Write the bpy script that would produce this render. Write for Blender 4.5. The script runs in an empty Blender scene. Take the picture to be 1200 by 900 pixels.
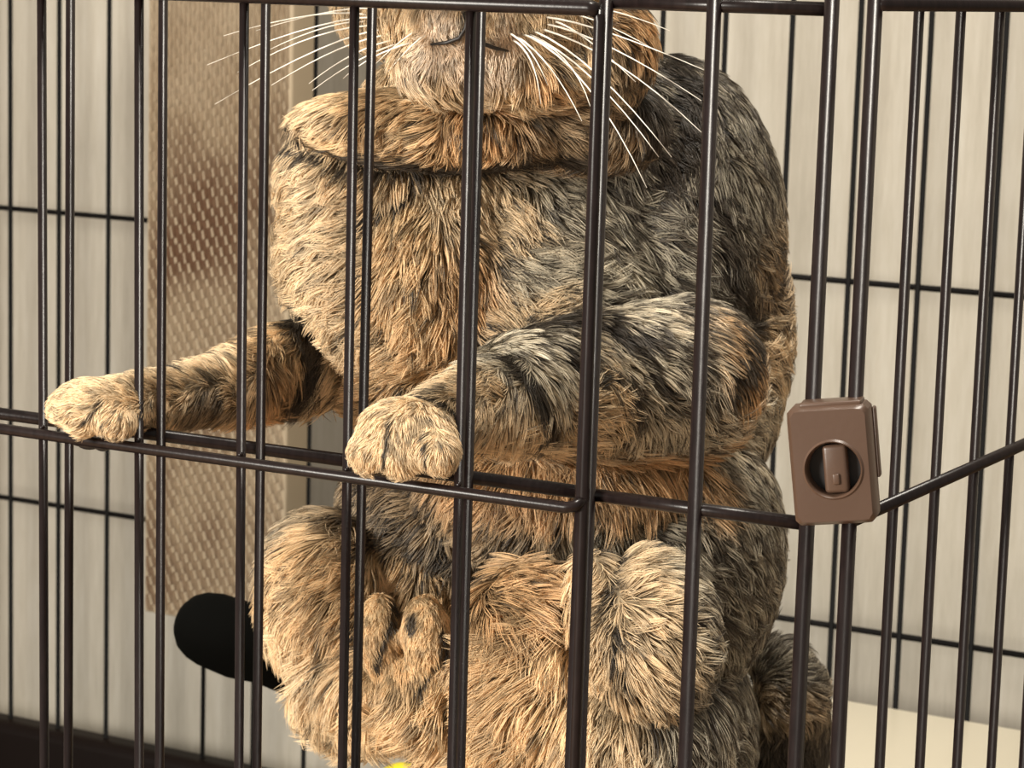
import bpy, bmesh, math, random
import numpy as np
from mathutils import Vector, Matrix
from mathutils.kdtree import KDTree
random.seed(7); rng = np.random.default_rng(11)
C = bpy.context.scene.collection
SC = bpy.context.scene

# ------------------------------------------------------------------ camera
F = 3060.0                                   # focal length in pixels of the 1200 px wide frame
AX = Vector((0.87296207, 0.10017419, -0.4773912))     # world X, Y, Z seen in camera axes (right, down, forward)
AY = Vector((0.48693754, -0.12119227, 0.86498801))
AZ = Vector((0.02879335, -0.98756142, -0.15457483))
CAM = Vector((0, -0.745, 0))
def cam2world(v): return Vector((v.dot(AX), v.dot(AY), v.dot(AZ)))
RIGHT = cam2world(Vector((1, 0, 0))); UP = cam2world(Vector((0, -1, 0))); FWD = cam2world(Vector((0, 0, 1)))
cd = bpy.data.cameras.new('camera'); cam = bpy.data.objects.new('camera', cd); C.objects.link(cam)
cam.matrix_world = Matrix(((RIGHT.x, UP.x, -FWD.x, CAM.x), (RIGHT.y, UP.y, -FWD.y, CAM.y), (RIGHT.z, UP.z, -FWD.z, CAM.z), (0, 0, 0, 1)))
cd.sensor_width = 36; cd.lens = F / 1200 * 36; cd.clip_start = 0.01
cd.dof.use_dof = True; cd.dof.focus_distance = 0.86; cd.dof.aperture_fstop = 42
SC.camera = cam
# ------------------------------------------------------------------ world, lights, exposure
w = bpy.data.worlds.new('world'); SC.world = w; w.use_nodes = True
w.node_tree.nodes['Background'].inputs[0].default_value = (1.0, .93, .82, 1)
w.node_tree.nodes['Background'].inputs[1].default_value = 0.38
def area(name, loc, target, size, power, col):
    l = bpy.data.lights.new(name, 'AREA'); l.shape = 'DISK'; l.size = size; l.energy = power; l.color = col
    o = bpy.data.objects.new(name, l); C.objects.link(o); o.location = loc
    o.rotation_euler = (Vector(target) - Vector(loc)).to_track_quat('-Z', 'Y').to_euler(); return o
area('key_lamp', (-1.1, -1.5, .16), (-.5, .1, -.15), .5, 54, (1, .94, .84))
area('ceiling_lamp', (-.15, -.1, 1.7), (-.5, .2, -.2), .26, 40, (1, .93, .82))
SC.view_settings.view_transform = 'Standard'; SC.view_settings.look = 'None'
SC.view_settings.exposure = 0.0; SC.view_settings.gamma = 1.0; SC.view_settings.use_curve_mapping = False

# ------------------------------------------------------------------ helpers
def P(px, py, y):                            # the point of the plane world-y = y that stands at that place of the photo
    v = cam2world(Vector(((px - 600) / F, (py - 450) / F, 1))); t = (y - CAM.y) / v.y
    return CAM + v * t
def S(px, py, y):                            # metres per pixel there
    v = cam2world(Vector(((px - 600) / F, (py - 450) / F, 1))); return (y - CAM.y) / v.y / F
def tag(o, label=None, cat=None, group=None, kind=None):
    for k, v in (('label', label), ('category', cat), ('group', group), ('kind', kind)):
        if v: o[k] = v
    return o
def link(name, me, m=None, parent=None):
    if m and not me.materials: me.materials.append(m)
    o = bpy.data.objects.new(name, me); C.objects.link(o)
    if parent: o.parent = parent
    return o
def obj(name, bm, m, parent=None, smooth=True):
    me = bpy.data.meshes.new(name); bmesh.ops.recalc_face_normals(bm, faces=bm.faces); bm.to_mesh(me); bm.free()
    if smooth: me.polygons.foreach_set('use_smooth', [True] * len(me.polygons))
    return link(name, me, m, parent)
def add_box(bm, c, s, bev=0, rot=None):
    r = bmesh.ops.create_cube(bm, size=1); vs = r['verts']
    bmesh.ops.scale(bm, vec=s, verts=vs)
    if bev:
        es = list({e for v in vs for e in v.link_edges})
        g = bmesh.ops.bevel(bm, geom=es, offset=bev, segments=3, affect='EDGES', profile=.5); vs = list({v for f in g['faces'] for v in f.verts} | {v for v in vs if v.is_valid})
    if rot: bmesh.ops.transform(bm, matrix=rot, verts=vs)
    bmesh.ops.translate(bm, vec=c, verts=vs); return vs
def add_tube(bm, pts, r, n=12, cap=True):
    pts = [Vector(p) for p in pts]; rs = r if hasattr(r, '__len__') else [r] * len(pts)
    prev = None; rings = []
    u = None
    for i, p in enumerate(pts):
        d = (pts[min(i + 1, len(pts) - 1)] - pts[max(i - 1, 0)]).normalized()
        if u is None:
            u = d.orthogonal().normalized()
        u = (u - d * u.dot(d)).normalized(); v = d.cross(u)
        ring = [bm.verts.new(p + (u * math.cos(a) + v * math.sin(a)) * rs[i]) for a in [2 * math.pi * k / n for k in range(n)]]
        if rings:
            q = rings[-1]
            for k in range(n): bm.faces.new((q[k], q[(k + 1) % n], ring[(k + 1) % n], ring[k]))
        rings.append(ring)
    if cap: bm.faces.new(rings[0]); bm.faces.new(rings[-1])
def mat(name, col=(.5, .5, .5), rough=.5, metal=0, spec=.5, build=None):
    m = bpy.data.materials.new(name); m.use_nodes = True; nt = m.node_tree; b = nt.nodes['Principled BSDF']
    b.inputs['Base Color'].default_value = (*col, 1); b.inputs['Roughness'].default_value = rough; b.inputs['Metallic'].default_value = metal
    b.inputs['Specular IOR Level'].default_value = spec
    if build: build(nt, b)
    return m
def N(nt, t, **kw):
    n = nt.nodes.new(t)
    for k, v in kw.items():
        if k in n.inputs: n.inputs[k].default_value = v
        else: setattr(n, k, v)
    return n
def ramp(nt, src, stops):
    r = nt.nodes.new('ShaderNodeValToRGB'); e = r.color_ramp.elements
    e[0].position, e[0].color = stops[0][0], (*stops[0][1], 1); e[1].position, e[1].color = stops[-1][0], (*stops[-1][1], 1)
    for p, c in stops[1:-1]:
        x = e.new(p); x.color = (*c, 1)
    nt.links.new(src, r.inputs[0]); return r
def coords(nt, scale, src='Object'):
    tc = nt.nodes.new('ShaderNodeTexCoord'); mp = nt.nodes.new('ShaderNodeMapping'); mp.inputs['Scale'].default_value = scale
    nt.links.new(tc.outputs[src], mp.inputs[0]); return mp.outputs[0]

# ------------------------------------------------------------------ materials
def b_wire(nt, b):
    n = N(nt, 'ShaderNodeTexNoise', Scale=9.0, Detail=4.0); nt.links.new(coords(nt, (60, 60, 12)), n.inputs['Vector'])
    r = ramp(nt, n.outputs[0], [(.3, (.008, .005, .0048)), (.7, (.015, .0095, .009))]); nt.links.new(r.outputs[0], b.inputs['Base Color'])
    bp = N(nt, 'ShaderNodeBump', Strength=.12, Distance=.0004); nt.links.new(n.outputs[0], bp.inputs['Height']); nt.links.new(bp.outputs[0], b.inputs['Normal'])
M_wire = mat('brown_coated_wire', rough=.29, spec=.26, build=b_wire)
M_back = mat('dark_coated_wire', (.004, .0035, .0035), .6, spec=.12)
def b_plastic(nt, b):
    n = N(nt, 'ShaderNodeTexNoise', Scale=400.0, Detail=3.0); nt.links.new(coords(nt, (1, 1, 1)), n.inputs['Vector'])
    bp = N(nt, 'ShaderNodeBump', Strength=.15, Distance=.0003); nt.links.new(n.outputs[0], bp.inputs['Height']); nt.links.new(bp.outputs[0], b.inputs['Normal'])
M_latch = mat('brown_plastic', (.082, .047, .031), .36, build=b_plastic)
M_tray = mat('dark_brown_plastic', (.005, .0022, .0014), .5, 0, .12, build=b_plastic)
M_cream = mat('cream_plastic', (.72, .66, .52), .35, build=b_plastic)
M_black = mat('black_felt', (.0018, .0018, .0015), .9, spec=.05)
M_dark = mat('painted_hollow_dark', (.01, .008, .008), .6)
M_yellow = mat('yellow_plastic', (.75, .62, .03), .35)
def b_wall(nt, b):
    v = coords(nt, (1, 1, 1))
    n1 = N(nt, 'ShaderNodeTexNoise', Scale=1.0, Detail=6.0, Roughness=.6); nt.links.new(coords(nt, (55, 55, 3.2)), n1.inputs['Vector'])
    n2 = N(nt, 'ShaderNodeTexNoise', Scale=1.0, Detail=5.0, Roughness=.7); nt.links.new(coords(nt, (260, 260, 26)), n2.inputs['Vector'])
    n3 = N(nt, 'ShaderNodeTexNoise', Scale=2.4, Detail=3.0); nt.links.new(v, n3.inputs['Vector'])
    a = N(nt, 'ShaderNodeMath', operation='ADD'); nt.links.new(n1.outputs[0], a.inputs[0]); nt.links.new(n2.outputs[0], a.inputs[1])
    h = N(nt, 'ShaderNodeMath', operation='MULTIPLY'); nt.links.new(a.outputs[0], h.inputs[0]); h.inputs[1].default_value = .5
    r = ramp(nt, h.outputs[0], [(.34, (.39, .355, .295)), (.5, (.455, .42, .355)), (.66, (.51, .48, .42))])
    nt.links.new(r.outputs[0], b.inputs['Base Color'])
    bp = N(nt, 'ShaderNodeBump', Strength=.2, Distance=.001); nt.links.new(h.outputs[0], bp.inputs['Height']); nt.links.new(bp.outputs[0], b.inputs['Normal'])
M_wall = mat('pale_wood_grain_wallpaper', rough=.8, spec=.2, build=b_wall)
def b_floor(nt, b):
    n = N(nt, 'ShaderNodeTexNoise', Scale=3.0, Detail=6.0); nt.links.new(coords(nt, (2, 20, 1)), n.inputs['Vector'])
    r = ramp(nt, n.outputs[0], [(.3, (.30, .19, .11)), (.7, (.42, .28, .17))]); nt.links.new(r.outputs[0], b.inputs['Base Color'])
M_floor = mat('wood_floor', rough=.4, build=b_floor)
def b_sisal(nt, b):
    n = N(nt, 'ShaderNodeTexNoise', Scale=8.0, Detail=5.0); nt.links.new(coords(nt, (1, 1, .7)), n.inputs['Vector'])
    r = ramp(nt, n.outputs[0], [(.38, (.11, .06, .035)), (.5, (.25, .185, .12)), (.64, (.36, .29, .205))])
    f = N(nt, 'ShaderNodeTexNoise', Scale=900.0, Detail=2.0); nt.links.new(coords(nt, (1, 1, .3)), f.inputs['Vector'])
    mx = N(nt, 'ShaderNodeMixRGB', blend_type='MULTIPLY'); mx.inputs[0].default_value = .5
    fr = ramp(nt, f.outputs[0], [(.3, (.45, .45, .45)), (.7, (1.2, 1.2, 1.2))])
    nt.links.new(r.outputs[0], mx.inputs[1]); nt.links.new(fr.outputs[0], mx.inputs[2]); nt.links.new(mx.outputs[0], b.inputs['Base Color'])
M_sisal = mat('woven_sisal', rough=.9, spec=.1, build=b_sisal)
M_board = mat('beige_board', (.40, .32, .22), .8)
def b_fur(nt, b):
    a = N(nt, 'ShaderNodeAttribute', attribute_name='col'); nt.links.new(a.outputs['Color'], b.inputs['Base Color'])
M_fur = mat('tabby_fur', rough=.42, spec=.4, build=b_fur)
M_skin = mat('undercoat', rough=.9, spec=.1, build=b_fur)
M_whisker = mat('white_whisker', (.9, .85, .75), .35)
M_pad = mat('black_paw_pad', (.012, .009, .008), .5)
M_nose = mat('dark_nose_leather', (.10, .045, .035), .4)
M_eye = mat('amber_eye', (.45, .30, .05), .06)
M_pupil = mat('pupil', (.005, .005, .005), .05)
M_claw = mat('horn_claw', (.75, .65, .5), .3)

# ------------------------------------------------------------------ setting
bm = bmesh.new(); add_box(bm, (-.9, .73, .5), (5, .04, 2.4)); tag(obj('wall_back', bm, M_wall, smooth=False), kind='structure')
bm = bmesh.new(); add_box(bm, (-.9, -.3, -.64), (5, 2.1, .04)); tag(obj('floor', bm, M_floor, smooth=False), kind='structure')
bm = bmesh.new(); add_box(bm, (-.9, .70, -.585), (5, .014, .07), .003); tag(obj('baseboard_back', bm, M_cream), kind='structure')

# ------------------------------------------------------------------ cage
cage = bpy.data.objects.new('wire_cage', None); C.objects.link(cage); cage.location = (-.755, .315, -.61)
tag(cage, 'dark brown wire pet cage with the tabby cat inside', 'cage')
CO = -Vector(cage.location)
ZB, ZT = -.545, .34
bar_cache = {}
def bar(x, y, r, parent, m, z0=ZB, z1=ZT):
    k = (r, z0, z1, m.name)
    if k not in bar_cache:
        b_ = bmesh.new(); add_tube(b_, [(0, 0, z0), (0, 0, z1)], r, 14)
        me = bpy.data.meshes.new('bar'); b_.to_mesh(me); b_.free(); me.materials.append(m)
        for p in me.polygons: p.use_smooth = len(p.vertices) == 4
        bar_cache[k] = me
    o = link('bar', bar_cache[k], None, parent); o.location = (x, y, 0); return o
def bar2(pt, pb_, y, r, parent, m, z0=ZB, z1=ZT):     # a wire measured near the top and the bottom of the view: wires are not perfectly plumb
    a_, b_ = P(pt, 45, y), P(pb_, 885, y); sl = (a_.x - b_.x) / (a_.z - b_.z); o = bar(a_.x - a_.z * sl, y, r, parent, m, z0, z1)
    o.rotation_euler = (0, math.atan(sl), 0); return o
def panel(name, rails, m):
    b_ = bmesh.new(); pts, r = rails[0]
    add_tube(b_, pts, r, 14); o = obj(name, b_, m, cage); o.location = CO
    for pts, r in rails[1:]:
        b_ = bmesh.new(); add_tube(b_, pts, r, 14); obj('rail', b_, m, o)
    return o
def frame(p00, p10, p11, p01, q=.006):       # one closed wire loop with rounded corners
    cs = [Vector(p) for p in (p00, p10, p11, p01)]; out = []
    for i, c_ in enumerate(cs):
        a_ = c_ + (cs[i - 1] - c_).normalized() * q; b_ = c_ + (cs[(i + 1) % 4] - c_).normalized() * q
        out += [a_ * (1 - t) ** 2 + c_ * 2 * t * (1 - t) + b_ * t * t for t in (0, .25, .5, .75, 1)]
    return out + [out[0]]
# fixed front panel (behind the door) and the narrow door section beside the latch
X0, X1 = -1.22, -.2905
fp = panel('front_panel', [(frame((X0, .0025, ZB), (X1 - .0138, .0015, ZB), (X1 - .0138, .0015, ZT), (X0, .0025, ZT)), .0017)] +
           [([(X0, .0025, z), (-.383, .0025, z)], .0023) for z in (-.1668, -.36, .15)] +
           [([(-.383, .001, z), (-.3044, .001, z)], .0022) for z in (-.1668, -.0074, -.36, .15)], M_wire)
for a_, b_ in ((82.5, 80), (191, 187), (311, 301), (435.5, 417), (563, 540)): bar2(a_, b_, 0, .0017, fp, M_wire)
for k in range(1, 15): bar(-.5953 - .0418 * k, 0, .0017, fp, M_wire)
for a_, b_ in ((709, 678.5), (835.5, 803), (973, 932)): bar2(a_, b_, -.001, .00235, fp, M_wire)
YD = -.0062
YR = YD - .0036
xe = P(697, 200, YD).x
zA = (P(0, 499, YR).z + P(675, 598.5, YR).z) / 2; zT = P(690, 10.7, YD - .001).z
end = [(xe - .0045, YR, zA - .0003), (xe - .0018, YR + .0008, zA + .0004), (xe, YD, zA + .0024)]
dp = panel('door_panel', [(frame((X0 + .02, YD, -.5), (xe, YD, -.5), (xe, YD, zT), (X0 + .02, YD, zT), .004), .0019),
                          ([(X0 + .022, YR, zA)] + end, .0020), ([(X0 + .024, YD - .0008, zT + .0004), (xe - .003, YD - .0008, zT + .0004), (xe - .0005, YD - .0002, zT - .0006)], .0026),
                          ([(X0 + .022, YR, -.362)] + [(x, y, z - .362 - zA) for x, y, z in end], .0019)], M_wire)
xs_ = [P(q, 45, YD).x for q in (49, 163, 286, 415, 550.5)]
for a_, b_ in ((49, 52), (163, 163), (286, 280), (415, 401.5), (551, 530), (701, 668)): bar2(a_, b_, YD, .0017, dp, M_wire, -.5, zT)
for k in range(1, 13): bar(xs_[0] - .0437 * k, YD, .0017, dp, M_wire, -.5, zT)
wb = bmesh.new()
for z_, rows in ((zA, ((49, 52), (163, 163), (286, 280), (415, 401.5), (551, 530))),):
    for a_, b_ in rows:
        t_, u_ = P(a_, 45, YD), P(b_, 885, YD); x_ = t_.x + (z_ - t_.z) * (u_.x - t_.x) / (u_.z - t_.z)
        r_ = bmesh.ops.create_uvsphere(wb, u_segments=10, v_segments=8, radius=.0011); bmesh.ops.translate(wb, vec=(x_ + .0008, YD - .0016, z_ + .0019), verts=r_['verts'])
tag(obj('weld_spots', wb, M_wire, dp), kind='stuff')
# right side panel
sp = panel('side_panel', [(frame((X1, 0, ZB), (X1, .63, ZB), (X1, .63, ZT), (X1, 0, ZT)), .0019)] + [([(X1 + .002, -.001, z), (X1 + .002, .63, z)], .0021) for z in (-.1630, -.0054, -.36, .15)], M_wire)
bar(X1, 0, .00235, sp, M_wire)
for k in range(1, 16): bar(X1, -.001 + .0388 * k, .0017, sp, M_wire)
lp = panel('side_panel', [(frame((X0, 0, ZB), (X0, .63, ZB), (X0, .63, ZT), (X0, 0, ZT)), .0019)] + [([(X0 - .002, -.001, z), (X0 - .002, .63, z)], .0021) for z in (-.1630, .15)], M_wire)
for k in range(0, 17): bar(X0, .0388 * k, .0017, lp, M_wire)
# back panel
bp_ = panel('back_panel', [(frame((X0, .632, ZB), (X1, .632, ZB), (X1, .632, ZT), (X0, .632, ZT)), .0017)] + [([(X0, .632, z), (X1, .632, z)], .0018) for z in (-.1655, -.3655, .03, .23)], M_back)
for x in (-1.191, -1.1496, -1.1081, -1.0668, P(186.5, 780, .63).x, -.9862, -.946, -.9058, -.866, -.826, -.786, -.746, -.706, -.666, -.6262, -.585, -.544, -.5026, -.4599, -.419, -.378, -.337):
    bar(x, .63, .0016, bp_, M_back)
# base tray with a raised rim
bm = bmesh.new()
tx0, tx1, ty0, ty1, tb, tt = X0 - .018, X1 + .018, -.02, .642, -.605, -.521
def rect(z, i): return [bm.verts.new(p) for p in ((tx0 + i, ty0 + i, z), (tx1 - i, ty0 + i, z), (tx1 - i, ty1 - i, z), (tx0 + i, ty1 - i, z))]
loops = [rect(tb, .012), rect(tb + .01, .004), rect(tt - .004, 0), rect(tt, .004), rect(tt, .020), rect(tt - .004, .024), rect(tb + .02, .036), rect(tb + .012, .05)]
for a, b_ in zip(loops, loops[1:]):
    for k in range(4): bm.faces.new((a[k], a[(k + 1) % 4], b_[(k + 1) % 4], b_[k]))
bm.faces.new(loops[0]); bm.faces.new(loops[-1])
o = obj('base_tray', bm, M_tray, cage, smooth=False); o.location = CO
bv = o.modifiers.new('bevel', 'BEVEL'); bv.width = .003; bv.segments = 2
o['label'] = 'glossy dark brown plastic base tray'

# latch: a brown plate with a round window and a slider in it
lc = P(975.5, 544, -.0085)
LR = Matrix.Rotation(math.radians(15), 4, 'Z') @ Matrix.Rotation(math.radians(-7.4), 4, 'Y')
def rr_outline(w_, h_, r, n):                # n points on a rounded rectangle, by angle
    out = []
    for k in range(n):
        a = 2 * math.pi * (k + .5) / n; c, s = math.cos(a), math.sin(a)
        t = 0; lo, hi = 0, w_ + h_
        for _ in range(30):
            md = (lo + hi) / 2; x, z = abs(c * md), abs(s * md)
            qx, qz = max(x - (w_ - r), 0), max(z - (h_ - r), 0)
            inside = x <= w_ and z <= h_ and (math.hypot(qx, qz) <= r)
            lo, hi = (md, hi) if inside else (lo, md)
        out.append((c * lo, s * lo))
    return out
bm = bmesh.new(); n = 64
hc = (.0006, -.0012)
def ring(pts, y): return [bm.verts.new((x, y, z)) for x, z in pts]
W_, H_ = .0126, .0184
out0 = rr_outline(W_, H_, .0025, n); out1 = rr_outline(W_ - .0012, H_ - .0012, .002, n)
circ = lambda r: [(hc[0] + r * math.cos(2 * math.pi * (k + .5) / n), hc[1] + r * math.sin(2 * math.pi * (k + .5) / n)) for k in range(n)]
L_ = [ring(rr_outline(W_ - .002, H_ - .001, .002, n), .0085), ring(out0, .008), ring(out0, -.0015), ring(out1, -.0030), ring(circ(.0094), -.0031), ring(circ(.0088), -.0037), ring(circ(.0083), -.0030), ring(circ(.0078), .0030)]
for a, b_ in zip(L_, L_[1:]):
    for k in range(n): bm.faces.new((a[k], a[(k + 1) % n], b_[(k + 1) % n], b_[k]))
bm.faces.new(L_[0]); bm.faces.new(L_[-1])
bmesh.ops.transform(bm, matrix=Matrix.Translation(lc) @ LR, verts=bm.verts)
la = obj('latch', bm, M_latch, cage); la.location = CO; la['label'] = 'brown plastic latch with a round window'
em = la.modifiers.new('split', 'EDGE_SPLIT'); em.split_angle = math.radians(40)
def latch_piece(name, c, s, bev, m):
    b_ = bmesh.new(); add_box(b_, c, s, bev); bmesh.ops.transform(b_, matrix=Matrix.Translation(lc) @ LR, verts=b_.verts); return obj(name, b_, m, la)
b_ = bmesh.new(); add_tube(b_, [(hc[0], .0025, hc[1]), (hc[0], .0015, hc[1])], .0079, 40)
bmesh.ops.transform(b_, matrix=Matrix.Translation(lc) @ LR, verts=b_.verts); obj('hollow_dark_disc', b_, M_dark, la, smooth=False)  # black disc stands in for the dark of the hollow behind the slider
latch_piece('slider', (hc[0] + .0006, -.0005, hc[1]), (.0075, .0045, .0150), .0013, M_latch)
latch_piece('slider_ridge', (hc[0] + .0006, -.003, hc[1] - .0030), (.0022, .0012, .0034), .0005, M_latch)
latch_piece('side_flange', (W_ + .0004, .0085, .0050), (.0012, .004, .022), .0006, M_latch)
latch_piece('top_lip', (.001, .003, H_ + .0003), (.019, .009, .0016), .0006, M_latch)

# ------------------------------------------------------------------ cream shelf, sisal board, black bolster, yellow ball
ZS = -.405
bm = bmesh.new(); add_box(bm, ((-.66 + -.296) / 2, .325, ZS - .008), (.36, .60, .016), .005)
tag(obj('cage_shelf', bm, M_cream), 'smooth cream plastic shelf under the cat, reaching the back wires', 'shelf')

bx0, bx1 = P(164, 400, .585).x, P(331, 400, .585).x
bz0, bz1 = P(190, 724, .585).z, .16
sb = bpy.data.objects.new('scratching_board', None); C.objects.link(sb); sb.location = ((bx0 + bx1) / 2, .60, bz0)
tag(sb, 'tall woven sisal scratching board hanging on the back wires', 'scratching board')
bw = bx1 - bx0; bh = bz1 - bz0
bm = bmesh.new(); add_box(bm, (0, .0035, bh / 2), (bw, .025, bh), .002); obj('board', bm, M_board, sb)
# woven face: real cords with a wavy, bead-like relief
NXc = 30; pitch = (bw - .004) / NXc; nz = int(bh / .0011); verts = []; faces = []
zs = np.linspace(.002, bh - .002, nz)
for i in range(NXc):
    xc = -bw / 2 + .002 + pitch * (i + .5)
    ph = i * .43 + rng.random() * .16
    for j, z in enumerate(zs):
        fr = (z / .0125 + ph) % 1; bead = math.sin(math.pi * fr) ** .6
        wob = pitch * .75 * (.5 - fr)
        low = min(max((-.02 - (z + bz0)) / .22, 0), 1); bead = 1 - (1 - bead) * (.25 + .75 * low); rr = pitch * (.33 + .13 * bead); wob *= .12 + .88 * low
        base = len(verts)
        for (u, v) in ((-1, 0), (-.6, .75), (.0, 1), (.6, .75), (1, 0)):
            verts.append((xc + wob + u * rr, -.0086 - v * (.0006 + .0016 * bead), z))
        if j:
            for k in range(4): faces.append((base - 5 + k, base - 4 + k, base + 1 + k, base + k))
me = bpy.data.meshes.new('sisal_weave'); me.from_pydata(verts, [], faces); me.polygons.foreach_set('use_smooth', [True] * len(faces)); me.update()
tag(link('sisal_weave', me, M_sisal, sb), kind='stuff')

pa = P(243, 736, .235); pb = P(600, 985, .42); pb.z = ZS + .0185
sc_ = S(243, 738, .235)
bm = bmesh.new(); pts = []; rs = []
d = (P(330, 765, .235) - pa)
for t in (-.95, -.9, -.78, -.55, -.25, .1):    # rounded free end
    pts.append(pa + d.normalized() * t * sc_ * 38); rs.append(sc_ * 42 * math.sqrt(max(1 - t * t, .02)) if t < 0 else sc_ * 44)
for q in ((278, 749, .24), (315, 757, .26), (370, 782, .30), (450, 835, .37)): pts.append(P(*q)); rs.append(sc_ * 46)
pm = pts[-1]
for t in (.5, .9, .97, 1.0): pts.append(pm.lerp(pb, t)); rs.append(sc_ * (40 if t < .95 else 26 if t < 1 else 10))
add_tube(bm, pts, rs, 32)
o = tag(obj('bolster', bm, M_black), 'smooth rounded black padded bolster sticking out behind the haunch', 'cushion')
bm = bmesh.new(); bmesh.ops.create_uvsphere(bm, u_segments=40, v_segments=24, radius=.0165)
o = tag(obj('toy_ball', bm, M_yellow), 'small yellow toy ball on the shelf behind the hind legs', 'ball')
v = cam2world(Vector(((472 - 600) / F, (892 + 42 - 450) / F, 1))); t = (ZS + .0165) / v.z; o.location = CAM + v * t
print('ball', o.location, 'board', bx0, bx1, bz0)

# ------------------------------------------------------------------ cat body: ellipsoids and tapered limbs fused into one surface
bm = bmesh.new()
def ell(px, py, y, rx, ry, rd, rot=0):
    c = P(px, py, y); s = S(px, py, y)
    r = bmesh.ops.create_icosphere(bm, subdivisions=4, radius=1)
    a = math.radians(rot); u = RIGHT * math.cos(a) - UP * math.sin(a); v = RIGHT * math.sin(a) + UP * math.cos(a)
    m = Matrix.Identity(4)
    for k, (ax, q) in enumerate(((u, rx), (v, ry), (FWD, rd))):
        for j in range(3): m[j][k] = ax[j] * q * s
        m[k][3] = c[k]
    bmesh.ops.transform(bm, matrix=m, verts=r['verts'])
def limb(pts, n=10):
    for (a, b_) in zip(pts, pts[1:]):
        for k in range(n + 1):
            t = k / n; q = [a[i] * (1 - t) + b_[i] * t for i in range(4)]
            c = P(q[0], q[1], q[2]); s = S(q[0], q[1], q[2])
            r = bmesh.ops.create_icosphere(bm, subdivisions=3, radius=q[3] * s); bmesh.ops.translate(bm, vec=c, verts=r['verts'])
# trunk
ell(745, 385, .205, 178, 255, 160, 0); ell(715, 215, .19, 135, 150, 130); ell(778, 272, .20, 136, 203, 130); ell(610, 330, .155, 190, 190, 130)
ell(470, 290, .115, 138, 150, 95, -8); ell(440, 215, .11, 108, 85, 85); ell(470, 400, .125, 85, 100, 80, 10)
ell(640, 560, .15, 175, 110, 110); ell(768, 640, .19, 146, 190, 140); ell(520, 600, .135, 115, 100, 85); ell(475, 655, .125, 90, 75, 75); ell(770, 860, .19, 110, 170, 140)
ell(675, 1025, .17, 175, 150, 150)
# neck ruff and head
ell(515, 152, .075, 168, 42, 95, 3); ell(665, 140, .105, 112, 58, 95, 5); ell(560, 120, .10, 130, 70, 90)
ell(590, -75, .10, 185, 160, 140); ell(545, 20, .035, 68, 46, 60); ell(480, 15, .052, 62, 50, 60); ell(610, 18, .052, 66, 52, 60)
ell(550, 74, .045, 88, 46, 58); ell(605, 82, .058, 85, 44, 55, 4); ell(675, 60, .085, 88, 80, 85, -10); ell(445, 0, .085, 50, 60, 70)
ell(550, -40, .03, 32, 50, 45)
for sx, px in ((-1, 470), (1, 720)):          # ears (above the frame)
    limb([(px, -190, .11, 48), (px + sx * 12, -255, .115, 28), (px + sx * 16, -300, .12, 8)], 6)
# image-right foreleg reaching to the rail
limb([(800, 440, .15, 88), (700, 450, .115, 80), (620, 455, .075, 66), (555, 474, .03, 46), (500, 500, -.002, 40)])
ell(478, 508, -.014, 58, 40, 40, 8)
for q in ((432, 528, 24), (472, 533, 27), (515, 530, 24)): ell(q[0], q[1], -.019, q[2] - 1, 27, 28)
# image-left foreleg
limb([(470, 400, .13, 60), (390, 420, .11, 56), (325, 432, .085, 50), (255, 458, .045, 39), (195, 468, .018, 34), (140, 474, -.006, 34)])
ell(112, 474, -.014, 48, 31, 34, 4)
for q in ((78, 478, 22), (98, 492, 20), (135, 493, 24)): ell(q[0], q[1], -.0155, q[2], 21, 25)
# hind legs folded up against the belly
ell(388, 690, .10, 72, 92, 80, 12); ell(410, 790, .10, 62, 78, 70, -20); ell(458, 812, .085, 62, 54, 62)
ell(445, 745, .06, 24, 52, 30, 0); ell(500, 745, .06, 28, 50, 32, -5); ell(500, 815, .065, 60, 52, 45, 0)
ell(620, 790, .085, 95, 125, 95, 5); ell(560, 860, .085, 70, 80, 70)
ell(700, 722, .074, 24, 78, 50, -5); ell(760, 745, .085, 75, 98, 80, -5); ell(745, 870, .09, 105, 105, 90)
ell(610, 985, .10, 80, 105, 90)
limb([(700, 980, .10, 95), (650, 1080, .06, 60), (590, 1125, .02, 45)])
# tail curled round at the right
limb([(790, 980, .26, 60), (880, 950, .27, 44), (925, 880, .265, 44), (928, 815, .26, 42), (915, 785, .26, 36)])
me0 = bpy.data.meshes.new('tmp'); bm.to_mesh(me0); bm.free()
tmp = bpy.data.objects.new('tmp', me0); C.objects.link(tmp)
rm = tmp.modifiers.new('remesh', 'REMESH'); rm.mode = 'VOXEL'; rm.voxel_size = .0022
sm = tmp.modifiers.new('smooth', 'SMOOTH'); sm.factor = .5; sm.iterations = 7
dg = bpy.context.evaluated_depsgraph_get(); ev = tmp.evaluated_get(dg)
me = bpy.data.meshes.new_from_object(ev); me.name = 'cat_body'
bpy.data.objects.remove(tmp)
nv = len(me.vertices); co = np.empty(nv * 3); me.vertices.foreach_get('co', co); co = co.reshape(-1, 3)
zmin = ZS + .001                              # the rump and feet rest flat on the shelf
co[:, 2] = np.where(co[:, 2] < zmin, zmin, co[:, 2]); me.vertices.foreach_set('co', co.ravel())
me.polygons.foreach_set('use_smooth', [True] * len(me.polygons)); me.update()
print('body verts', nv)

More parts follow.
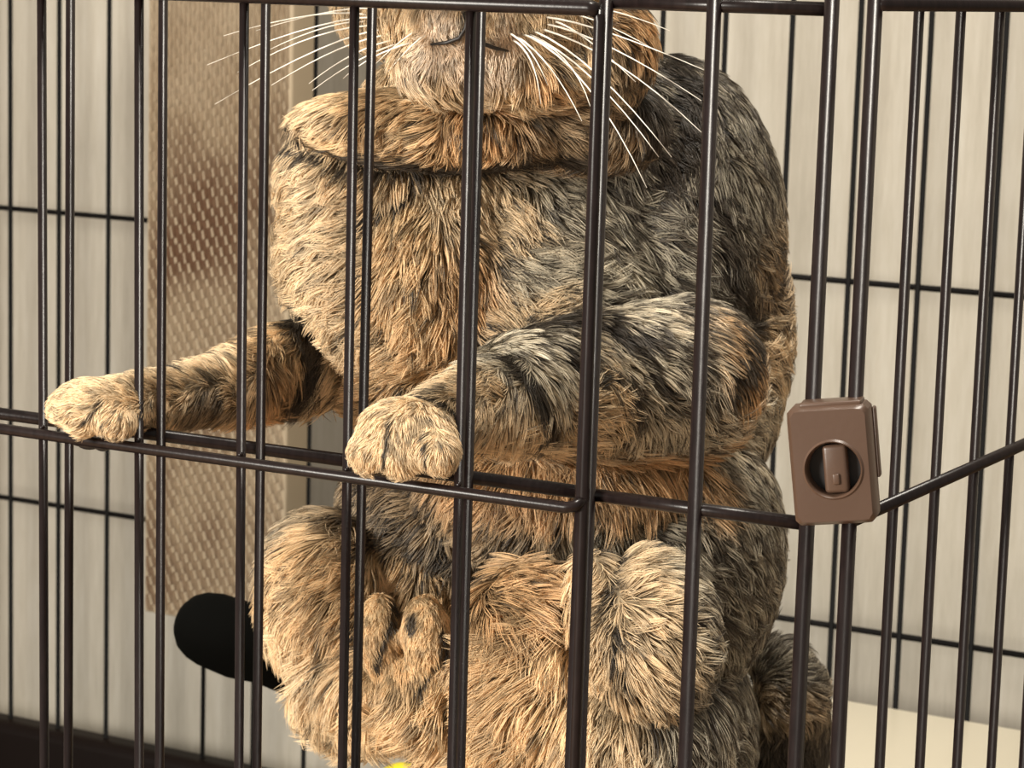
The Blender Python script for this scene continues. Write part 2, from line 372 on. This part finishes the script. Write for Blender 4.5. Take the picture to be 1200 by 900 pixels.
# projection of a coat point: used only to lay the coat markings, painted fold shade and the lie of the fur onto the animal
Rm = np.array([AX, AY, AZ])                   # rows: world axes in camera axes
def proj(p):
    c = (p - np.array(CAM)) @ Rm; return np.stack([600 + F * c[:, 0] / c[:, 2], 450 + F * c[:, 1] / c[:, 2]], 1)
def noise3(p, scale, seed=0):                 # smooth value noise
    q = p * scale + seed * 17.3; i = np.floor(q).astype(np.int64); f = q - i; f = f * f * (3 - 2 * f)
    def h(a, b, c):
        n_ = (a * 73856093) ^ (b * 19349663) ^ (c * 83492791) ^ (seed * 2654435); n_ = (n_ ^ (n_ >> 13)) * 1274126177 & 0xffffffff
        return ((n_ ^ (n_ >> 16)) & 0xffff) / 65535.
    r = 0
    for a in (0, 1):
        for b in (0, 1):
            for c in (0, 1):
                wgt = (f[:, 0] if a else 1 - f[:, 0]) * (f[:, 1] if b else 1 - f[:, 1]) * (f[:, 2] if c else 1 - f[:, 2])
                r = r + wgt * h(i[:, 0] + a, i[:, 1] + b, i[:, 2] + c)
    return r
CRM = (.87, .68, .44); GLD = (.63, .41, .215); GLL = (.78, .56, .32); GRY = (.33, .30, .235); GRL = (.60, .54, .42); BRN = (.37, .28, .18); WHT = (.95, .80, .64); DRK = (.05, .04, .03)
# place x, y, depth, lie of the hair (x, y), length mm, colour, share of dark hairs
SEED = [
 (480, 20, .05, -.6, .5, 7, CRM, .03), (560, 15, .03, .0, .6, 5, CRM, .03), (620, 20, .05, .6, .5, 7, CRM, .03), (590, 40, .05, .4, .8, 5, WHT, .0), (510, 60, .05, -.4, .9, 6, WHT, .0), (580, 75, .05, .2, 1, 7, WHT, .0), (640, 60, .05, .5, .8, 9, CRM, .03), (672, 75, .05, .5, .9, 12, CRM, .08), (530, 40, .05, -.3, .8, 5, WHT, .0), (550, 70, .03, -.1, 1, 6, WHT, .0), (520, 100, .05, .1, 1, 12, CRM, .05), (600, 105, .05, .3, 1, 13, CRM, .08), (440, 40, .07, .2, 1, 10, CRM, .05), (460, 80, .06, .5, 1, 10, CRM, .05),
 (730, 70, .07, .6, .7, 12, BRN, .25), (740, 40, .09, .8, .4, 12, GLD, .25), (690, 130, .07, .5, .8, 13, BRN, .3), (740, 150, .09, .3, 1, 13, BRN, .3), (640, 90, .06, .5, .8, 11, GLD, .1),
 (380, 140, .07, -.8, .3, 13, CRM, .05), (470, 145, .03, -.5, .5, 12, GLL, .08), (560, 155, .03, .2, .8, 11, GLD, .25), (650, 165, .04, .6, .6, 11, BRN, .35), (400, 165, .05, -.7, .5, 11, GLL, .1), (430, 120, .05, -.7, .5, 12, GLL, .08), (600, 190, .03, .2, .9, 9, BRN, .5),
 (350, 250, .10, -1, .35, 15, CRM, .02), (350, 330, .10, -1, .4, 17, CRM, .05), (420, 280, .05, -.8, .5, 15, CRM, .03), (480, 270, .03, .1, 1, 17, GLL, .06), (540, 230, .03, .3, 1, 12, CRM, .12), (480, 340, .03, -.1, 1, 20, GLL, .1), (540, 320, .03, .5, .7, 14, GLD, .22), (430, 390, .06, -.9, .6, 18, CRM, .08), (480, 430, .06, -.7, .9, 18, GLL, .15), (400, 450, .08, -.9, .5, 16, CRM, .1),
 (600, 260, .04, .8, .4, 12, CRM, .25), (660, 240, .05, .9, .3, 12, GRL, .32), (620, 320, .04, .9, .4, 13, GRL, .28), (700, 330, .06, .9, .3, 13, GRL, .38), (620, 360, .05, .9, .1, 14, CRM, .15),
 (740, 240, .08, .8, .5, 13, GRY, .5), (760, 130, .12, .4, .9, 12, DRK, .8), (800, 180, .12, .5, .9, 13, GRY, .7), (850, 200, .2, .6, .8, 13, GRY, .5), (780, 300, .08, .8, .5, 14, GRY, .5), (840, 330, .10, .6, .6, 14, GRY, .6), (900, 330, .17, .8, .3, 14, BRN, .4), (935, 380, .2, .9, .2, 14, CRM, .2), (880, 430, .12, .7, .5, 15, GLD, .35), (910, 490, .17, .9, -.4, 15, GRL, .25), (880, 580, .17, .9, .3, 13, GRY, .4), (850, 520, .10, .8, .7, 16, GRL, .3), (800, 480, .06, .8, .8, 16, GRL, .3),
 (750, 440, .05, .8, .6, 12, GRL, .35), (700, 480, .03, .7, .7, 15, CRM, .2), (650, 430, .03, .7, .7, 12, GRL, .35), (610, 500, .03, .6, .8, 16, CRM, .15), (590, 420, .03, -.2, .7, 9, GRL, .35), (560, 450, .01, -.5, .6, 8, CRM, .2), (530, 470, .0, -.6, .5, 7, CRM, .15), (480, 510, -.03, -.3, .8, 5, CRM, .02), (440, 525, -.03, -.5, .9, 5, CRM, .02), (515, 530, -.03, -.1, .9, 5, CRM, .05),
 (640, 545, .06, .1, 1, 22, GLD, .1), (730, 550, .07, .4, 1, 22, GLD, .15), (800, 560, .09, .6, .9, 20, GLD, .25), (580, 560, .06, -.2, 1, 20, GLD, .1), (600, 620, .06, -.3, 1, 18, BRN, .4), (700, 620, .07, .2, 1, 18, GRY, .5), (520, 620, .06, -.5, .8, 16, BRN, .4), (450, 600, .08, -.6, .5, 16, BRN, .45), (780, 620, .09, .5, .6, 14, GRY, .5),
 (340, 400, .07, -.5, .5, 10, GLL, .2), (330, 460, .06, .1, .9, 12, GLD, .15), (270, 430, .03, -.9, .1, 9, CRM, .25), (240, 480, .01, -.6, .5, 7, BRN, .35), (200, 440, .0, -.9, -.1, 8, CRM, .15), (150, 450, -.02, -.9, -.2, 5, CRM, .02), (90, 460, -.03, -.9, .2, 5, CRM, .0), (70, 490, -.03, -.6, .8, 5, CRM, .0), (130, 495, -.03, -.1, .9, 5, CRM, .18), (170, 500, -.01, .3, .7, 5, CRM, .3),
 (350, 650, .06, -.8, .5, 20, GLL, .1), (330, 620, .08, -.9, .0, 22, GRL, .3), (400, 690, .05, -.7, .8, 20, GLL, .05), (350, 760, .07, -.6, .9, 24, CRM, .08), (390, 830, .07, -.5, .9, 22, CRM, .15), (440, 720, .03, -.2, 1, 4, GLL, .0), (442, 760, .03, -.2, 1, 4, GLL, .0), (445, 790, .03, -.2, 1, 5, GLL, .0), (500, 715, .03, -.1, 1, 4, GLL, .0), (505, 750, .03, -.1, 1, 4, GLL, .0), (500, 780, .03, -.1, 1, 5, GLL, .0), (470, 680, .05, .1, .8, 14, GLL, .15), (470, 840, .04, -.5, .9, 20, GLL, .03), (540, 850, .05, -.4, .9, 20, GLL, .03),
 (600, 700, .04, .6, .35, 22, GLD, .08), (600, 780, .03, -.9, .5, 22, GLL, .02), (640, 850, .04, -.5, .9, 20, GLL, .03), (540, 790, .05, -.8, .5, 16, GLL, .1),
 (700, 700, .04, -.5, .4, 11, CRM, .0), (702, 780, .04, -.4, .9, 14, CRM, .02), (665, 720, .04, -.8, .5, 18, GLL, .03), (745, 680, .04, .8, -.3, 13, CRM, .08), (755, 740, .04, .8, .4, 14, CRM, .08), (740, 810, .04, .4, .9, 17, CRM, .15), (720, 870, .04, .0, 1, 18, CRM, .12), (790, 680, .06, .8, -.3, 14, GRL, .4), (820, 740, .06, .8, .5, 15, GRL, .5), (800, 830, .06, .5, .9, 16, GRY, .5), (860, 700, .12, .7, .6, 13, GRY, .55), (860, 850, .12, .5, .9, 14, GRY, .5), (880, 640, .16, .8, .4, 12, GRY, .5),
 (925, 780, .22, .5, -.4, 11, GRY, .5), (920, 830, .22, .6, .1, 10, BRN, .3), (925, 880, .23, .2, .9, 10, DRK, .7),
 (600, 1000, .1, 0, 1, 15, GLL, .1), (760, 980, .1, .2, 1, 15, GRL, .3), (480, 1080, .05, -.2, .8, 8, CRM, .05),
 (590, -120, .0, 0, -1, 8, GRL, .4), (480, -80, .05, -.6, -.5, 9, GRL, .3), (720, -80, .06, .7, -.4, 10, GRY, .4), (590, -200, .08, 0, -1, 9, GRY, .5), (600, -100, .25, .2, .9, 12, GRY, .5), (750, 300, .36, 0, 1, 13, GRY, .5), (750, 600, .36, 0, 1, 13, GRY, .5), (750, 900, .35, 0, 1, 13, GRY, .5), (520, 350, .24, 0, 1, 13, GRL, .4)]
sd_p = np.array([P(a[0], a[1], a[2]) for a in SEED]); sd_d = np.array([a[3:5] for a in SEED], float); sd_l = np.array([a[5] for a in SEED]) * .001
sd_c = np.array([a[6] for a in SEED]); sd_k = np.array([a[7] for a in SEED])
bvh_tmp = bpy.data.objects.new('tmp', me); C.objects.link(bvh_tmp); bpy.context.view_layer.update()
for i, a in enumerate(SEED):                  # seeds of the near side sit on the coat itself
    if a[2] < .235:
        v_ = cam2world(Vector(((a[0] - 600) / F, (a[1] - 450) / F, 1))).normalized(); hit, loc, _, _ = bvh_tmp.ray_cast(CAM, v_)
        if hit: sd_p[i] = loc
bpy.data.objects.remove(bvh_tmp)
# dark strokes, coat markings plus shade painted into toe gaps and leg folds: (points, half width, strength, nearest depth, farthest depth)
STRK = [
 ([(345, 150), (365, 172), (410, 183), (480, 190), (560, 190), (640, 186), (700, 180)], 8, .97), ([(640, 176), (700, 168)], 7, .6), ([(345, 140), (355, 160)], 10, .8), ([(440, 175), (540, 178)], 4, .5),
 ([(478, 212), (462, 226), (442, 243), (436, 262)], 6, 1.), ([(440, 262), (436, 300)], 3, .6), ([(600, 385), (660, 378), (710, 384), (760, 400)], 9, 1.), ([(540, 375), (600, 380)], 6, .7),
 ([(600, 420), (620, 445), (640, 480), (648, 500)], 9, .95), ([(650, 405), (680, 435), (690, 455)], 9, .9), ([(705, 430), (730, 455), (745, 480)], 8, .95), ([(720, 395), (750, 420), (770, 455)], 8, .8), ([(760, 380), (785, 420), (800, 470)], 8, .6),
 ([(485, 465), (510, 468), (530, 480)], 3, .9), ([(505, 462), (530, 460)], 3, .6), ([(458, 492), (455, 515), (447, 548)], 3, .95), ([(502, 505), (500, 540)], 3, .95),  # last two: shade painted between the toes
 ([(508, 46), (525, 44), (540, 41), (546, 28)], 1.9, .9), ([(560, 46), (575, 50), (592, 56)], 1.9, .9), ([(590, 30), (620, 32), (660, 45)], 3, .5), ([(545, 0), (547, 20)], 7, .7),
 ([(780, 70), (800, 120), (790, 180), (770, 210)], 22, .85), ([(830, 230), (860, 330), (870, 400), (850, 450)], 20, .7), ([(790, 330), (800, 400), (820, 460)], 14, .6),
 ([(352, 368), (368, 395), (368, 440), (352, 466)], 19, 1.), ([(345, 380), (352, 366)], 8, .9), ([(690, 265), (760, 300)], 8, .5), ([(700, 210), (770, 230)], 9, .55), ([(600, 300), (650, 330)], 5, .4),  # first two blacken the gap between foreleg and chest
 ([(715, 642), (716, 690), (720, 745), (732, 792)], 3.5, 1.), ([(716, 640), (718, 665)], 6, 1.), ([(462, 703), (458, 740), (440, 780)], 5, .95), ([(484, 722), (486, 738)], 6, .95), ([(518, 740), (520, 765)], 5, .8), ([(515, 775), (490, 810)], 4, .85), ([(428, 703), (422, 722)], 4, .8),  # shade of the leg crease, hollows and folds, painted dark
 ([(820, 700), (860, 740)], 9, .5), ([(770, 790), (810, 820)], 6, .5), ([(830, 640), (870, 690)], 10, .5), ([(810, 780), (850, 830)], 8, .5),
 ([(66, 478), (72, 492)], 2.5, .8), ([(122, 468), (108, 482), (98, 498)], 2.5, .8), ([(205, 432), (218, 438)], 4, .7), ([(175, 430), (185, 436)], 4, .8), ([(240, 440), (262, 452)], 5, .5), ([(285, 370), (310, 390)], 5, .6), ([(316, 430), (318, 450)], 6, .5), ([(230, 490), (250, 470)], 8, .4),  # first two: toe gaps with their shade painted in
 ([(430, 620), (520, 640), (590, 655)], 22, .55), ([(600, 640), (700, 640)], 14, .5), ([(905, 890), (950, 885)], 16, .9)]
def fields(p):
    n_ = len(p); D = np.zeros((n_, 2)); L = np.zeros(n_); Cc = np.zeros((n_, 3)); K = np.zeros(n_)
    for s in range(0, n_, 20000):
        q = p[s:s + 20000]; d2 = ((q[:, None, :] - sd_p[None]) ** 2).sum(2)
        w_ = 1 / (d2 + 2e-5) ** 3; w_ /= w_.sum(1, keepdims=True)
        D[s:s + 20000] = w_ @ sd_d; L[s:s + 20000] = w_ @ sd_l; Cc[s:s + 20000] = w_ @ sd_c; K[s:s + 20000] = w_ @ sd_k
    pp = proj(p); wob = np.stack([noise3(p, 220, 3) - .5, noise3(p, 220, 5) - .5], 1) * 10; q = pp + wob
    dark = np.zeros(n_)
    depth = (p - np.array(CAM)) @ np.array(FWD)
    for pts, hw, st in STRK:
        pts = np.array(pts, float); best = np.full(n_, 1e9)
        for a, b in zip(pts, pts[1:]):
            ab = b - a; t = np.clip(((q - a) @ ab) / (ab @ ab), 0, 1); qq = pp + wob * min(1, hw / 6); dd = np.linalg.norm(qq - (a + t[:, None] * ab), axis=1); best = np.minimum(best, dd)
        dark = np.maximum(dark, st * np.clip(1.45 - best / hw, 0, 1))
    return D, L, Cc, K, dark, depth, pp

# undercoat colour on the body surface
nrm = np.empty(nv * 3); me.vertices.foreach_get('normal', nrm); nrm = nrm.reshape(-1, 3)
D, L, Cc, K, dark, depth, pp = fields(co)
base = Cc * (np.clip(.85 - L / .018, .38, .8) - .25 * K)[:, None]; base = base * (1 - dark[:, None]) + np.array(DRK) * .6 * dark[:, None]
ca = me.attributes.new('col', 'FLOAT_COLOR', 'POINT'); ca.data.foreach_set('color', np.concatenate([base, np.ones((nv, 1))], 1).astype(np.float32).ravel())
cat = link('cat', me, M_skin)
tag(cat, 'plump brown tabby cat sitting upright with both forepaws on the wire rail', 'cat')

# ---- fur
me.calc_loop_triangles(); nt_ = len(me.loop_triangles); tri = np.empty(nt_ * 3, np.int32); me.loop_triangles.foreach_get('vertices', tri); tri = tri.reshape(-1, 3)
a, b, c = co[tri[:, 0]], co[tri[:, 1]], co[tri[:, 2]]
cr = np.cross(b - a, c - a); ar = np.linalg.norm(cr, axis=1) / 2; tn = cr / (2 * ar[:, None] + 1e-12); ctr = (a + b + c) / 3
view = np.array(CAM) - ctr; view /= np.linalg.norm(view, axis=1)[:, None]; facing = (tn * view).sum(1)
tp = proj(ctr); inframe = (tp[:, 1] > -60) & (tp[:, 1] < 950)
wt = ar * np.where(inframe & (facing > -.35), 1.0, .22) * (ctr[:, 2] > ZS + .004)
small = np.exp(-((ctr[:, 1] + .01) / .03) ** 2); wt *= 1 + 1.0 * small          # paws carry short dense fur
NH = 340000
ti = rng.choice(nt_, NH, p=wt / wt.sum()); u = rng.random((NH, 2)); fl = u.sum(1) > 1; u[fl] = 1 - u[fl]
root = a[ti] + (b[ti] - a[ti]) * u[:, :1] + (c[ti] - a[ti]) * u[:, 1:]
nn = nrm[tri[ti]]; bw_ = np.stack([1 - u.sum(1), u[:, 0], u[:, 1]], 1); n0 = (nn * bw_[:, :, None]).sum(1); n0 /= np.linalg.norm(n0, axis=1)[:, None]
D, L, Cc, K, dark, depth, pp = fields(root)
R_, U_ = np.array(RIGHT), np.array(UP)
# lie of the coat, gently swirling
ang = (noise3(root, 45, 1) - .5) * 1.2 + (noise3(root, 130, 2) - .5) * 1.3 + (noise3(root, 300, 4) - .5) * 1.2
D2 = np.stack([D[:, 0] * np.cos(ang) - D[:, 1] * np.sin(ang), D[:, 0] * np.sin(ang) + D[:, 1] * np.cos(ang)], 1)
T = D2[:, :1] * R_ - D2[:, 1:] * U_ ; T -= (T * n0).sum(1)[:, None] * n0; T /= np.linalg.norm(T, axis=1)[:, None] + 1e-9
T += rng.normal(0, .16, (NH, 3)); T -= (T * n0).sum(1)[:, None] * n0; T /= np.linalg.norm(T, axis=1)[:, None]
L = L * .9 * rng.uniform(.55, 1.15, NH)
lift = rng.uniform(.30, .62, NH)
ss = np.linspace(0, 1, 6); pts = np.empty((NH, 6, 3)); pts[:, 0] = root; cur = root.copy()
for k in range(1, 6):
    dv = T + n0 * (lift * (1.25 - ss[k] * 1.35))[:, None]; dv[:, 2] -= .10 * ss[k]; dv /= np.linalg.norm(dv, axis=1)[:, None]
    cur = cur + dv * (L / 5)[:, None]; pts[:, k] = cur
# clumping
NCL = 42000
ci = rng.choice(NH, NCL, replace=False); kd = KDTree(NCL)
for i, r_ in enumerate(root[ci]): kd.insert(r_, i)
kd.balance()
own = np.array([kd.find(r_)[1] for r_ in root]); cl = ci[own]
near = np.linalg.norm(root - root[cl], axis=1) < .006
amt = np.where(near, rng.uniform(.5, .95, NH), 0) * np.clip(L / .010, .25, 1)
for k in range(1, 6):
    tgt = pts[cl, k] + (root - root[cl]) * .25
    pts[:, k] += (tgt - pts[:, k]) * (amt * ss[k] ** 1.1)[:, None]
clrnd = rng.random(NCL)[own]
# colour along each hair: dark root, banded middle, light or dark tip
isd = (rng.random(NH) * .55 + clrnd * .45) < (.03 + K * .88)
tipc = Cc * rng.uniform(.7, 1.3, NH)[:, None] * (.38 + 1.05 * clrnd)[:, None]
dk = np.array(DRK) * rng.uniform(.5, 1.8, NH)[:, None]
tipc = np.where(isd[:, None], dk * 1.3, tipc)
dd = dark + rng.normal(0, .10, NH); dm = np.clip((dd - .35) / .3, 0, 1)[:, None] * (dark > .05)[:, None]
tipc = tipc * (1 - dm) + dk * dm; tipc = tipc / np.maximum(1, tipc.max(1) / .9)[:, None]
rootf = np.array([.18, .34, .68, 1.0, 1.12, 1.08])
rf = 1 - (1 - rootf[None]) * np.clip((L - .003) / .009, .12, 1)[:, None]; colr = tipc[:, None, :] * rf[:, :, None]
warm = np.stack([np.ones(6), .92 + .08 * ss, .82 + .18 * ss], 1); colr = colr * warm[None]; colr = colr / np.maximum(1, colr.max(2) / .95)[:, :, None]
L[dark > .5] *= .8
rad = np.array([1.0, 1.0, .92, .75, .5, .12]) * .00019
radn = rad[None, :] * np.clip(L / .012, .62, 1.15)[:, None] * rng.uniform(.7, 1.2, NH)[:, None]
hc_ = bpy.data.hair_curves.new('fur'); hc_.add_curves([6] * NH)
hc_.attributes['position'].data.foreach_set('vector', pts.astype(np.float32).ravel())
ra = hc_.attributes.get('radius') or hc_.attributes.new('radius', 'FLOAT', 'POINT'); ra.data.foreach_set('value', radn.astype(np.float32).ravel())
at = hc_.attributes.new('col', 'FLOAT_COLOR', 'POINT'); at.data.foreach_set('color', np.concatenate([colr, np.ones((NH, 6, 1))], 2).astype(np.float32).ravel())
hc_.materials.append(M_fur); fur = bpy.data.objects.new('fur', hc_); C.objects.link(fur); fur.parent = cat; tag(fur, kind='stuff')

# ---- face, pads, claws, whiskers
def surf(px, py):                             # the coat surface seen at that place
    o_ = CAM; v_ = cam2world(Vector(((px - 600) / F, (py - 450) / F, 1))).normalized()
    hit, loc, nr, _ = cat.ray_cast(o_, v_); return (loc, nr) if hit else (P(px, py, .05), -FWD)
bpy.context.view_layer.update()
def small_ell(name, px, py, out, rx, ry, rd, m, parent=cat, rot=0):
    loc, nr = surf(px, py); s = S(px, py, loc.y); b_ = bmesh.new(); bmesh.ops.create_uvsphere(b_, u_segments=24, v_segments=16, radius=1)
    M_ = Matrix.Identity(4); a_ = math.radians(rot)
    for k, (ax, q) in enumerate(((RIGHT * math.cos(a_) - UP * math.sin(a_), rx), (RIGHT * math.sin(a_) + UP * math.cos(a_), ry), (FWD, rd))):
        for j in range(3): M_[j][k] = ax[j] * q * s
    c_ = loc - FWD * out * s
    for j in range(3): M_[j][3] = c_[j]
    bmesh.ops.transform(b_, matrix=M_, verts=b_.verts); return obj(name, b_, m, parent)
small_ell('nose', 548, -8, 4, 20, 14, 12, M_nose)
for px in (500, 655):
    e_ = small_ell('eye', px, -80, -18, 34, 30, 34, M_eye); small_ell('pupil', px, -80, 10, 9, 22, 8, M_pupil, e_)
for (px, py, rx, ry) in ((104, 514, 13, 9), (120, 517, 9, 8), (92, 513, 7, 6)):
    c_ = P(px, py + 4, -.004); s = S(px, py, -.004); b_ = bmesh.new(); bmesh.ops.create_uvsphere(b_, u_segments=20, v_segments=12, radius=1)
    bmesh.ops.scale(b_, vec=(rx * s * 1.3, rx * s, ry * s), verts=b_.verts); bmesh.ops.translate(b_, vec=c_, verts=b_.verts); obj('paw_pad', b_, M_pad, cat)
for (px, py) in ((500, 552), (455, 556)):
    small_ell('paw_pad', px, py, -6, 10, 7, 8, M_pad)
for path in (((508, 47), (525, 45), (539, 41), (546, 30), (547, 18)), ((548, 36), (562, 46), (578, 51), (592, 57))):
    pm_ = []
    for q in path:
        loc, nr = surf(*q); pm_.append(loc + nr * .0021)
    b_ = bmesh.new(); add_tube(b_, pm_, [.0004] + [.0007] * (len(pm_) - 2) + [.0004], 8); obj('lip', b_, M_pad, cat)
WHISK = [
 # image-left side: root, control, tip with depths
 ((455, 22, .035), (385, 10, .03), (243, 76, .03)), ((450, 30, .035), (360, 28, .03), (278, 85, .03)), ((455, 34, .035), (380, 40, .03), (252, 122, .03)), ((440, 20, .035), (370, 2, .03), (262, 42, .04)),
 ((460, 40, .035), (390, 50, .03), (318, 100, .03)), ((465, 46, .035), (400, 62, .03), (362, 98, .03)), ((470, 50, .035), (410, 70, .03), (366, 106, .03)), ((450, 12, .035), (400, 2, .03), (300, 36, .04)), ((445, 26, .04), (380, 20, .04), (312, 60, .04)),
 ((482, 50, .03), (420, 70, .03), (402, 92, .03)), ((500, 30, .03), (470, 45, .03), (440, 75, .03)), ((500, 40, .03), (480, 55, .03), (455, 84, .03)),
 # image-right side
 ((640, 20, .035), (720, 34, .03), (825, 82, .02)), ((640, 28, .035), (730, 50, .03), (822, 118, .02)), ((635, 34, .035), (750, 70, .03), (822, 155, .02)), ((625, 36, .035), (720, 80, .03), (787, 184, .02)),
 ((620, 40, .035), (715, 85, .03), (772, 184, .02)), ((618, 42, .035), (715, 90, .03), (758, 220, .02)), ((612, 40, .035), (690, 65, .03), (692, 125, .02)), ((605, 42, .035), (660, 80, .03), (682, 142, .02)),
 ((600, 46, .035), (638, 70, .03), (634, 122, .03)), ((596, 38, .035), (634, 62, .03), (642, 100, .03)), ((660, 6, .05), (720, 6, .04), (785, 36, .03)), ((640, 12, .035), (700, 14, .03), (770, 60, .03)), ((650, 25, .035), (690, 40, .03), (745, 96, .03))]
for r0, r1, r2 in WHISK:
    l0, n0_ = surf(r0[0], r0[1])
    if (l0 - CAM).length > 1.05: l0 = P(*r0)
    p1 = P(*r1); p2 = P(*r2)
    p1 = p1.lerp(l0, .25) - FWD * .006
    pp_ = []
    for k in range(9):
        t = k / 8; pp_.append(l0 * (1 - t) ** 2 + p1 * 2 * t * (1 - t) + p2 * t * t)
    b_ = bmesh.new(); add_tube(b_, pp_, [  .00038 * (1 - .72 * k / 8) for k in range(9)], 6); obj('whisker', b_, M_whisker, cat)
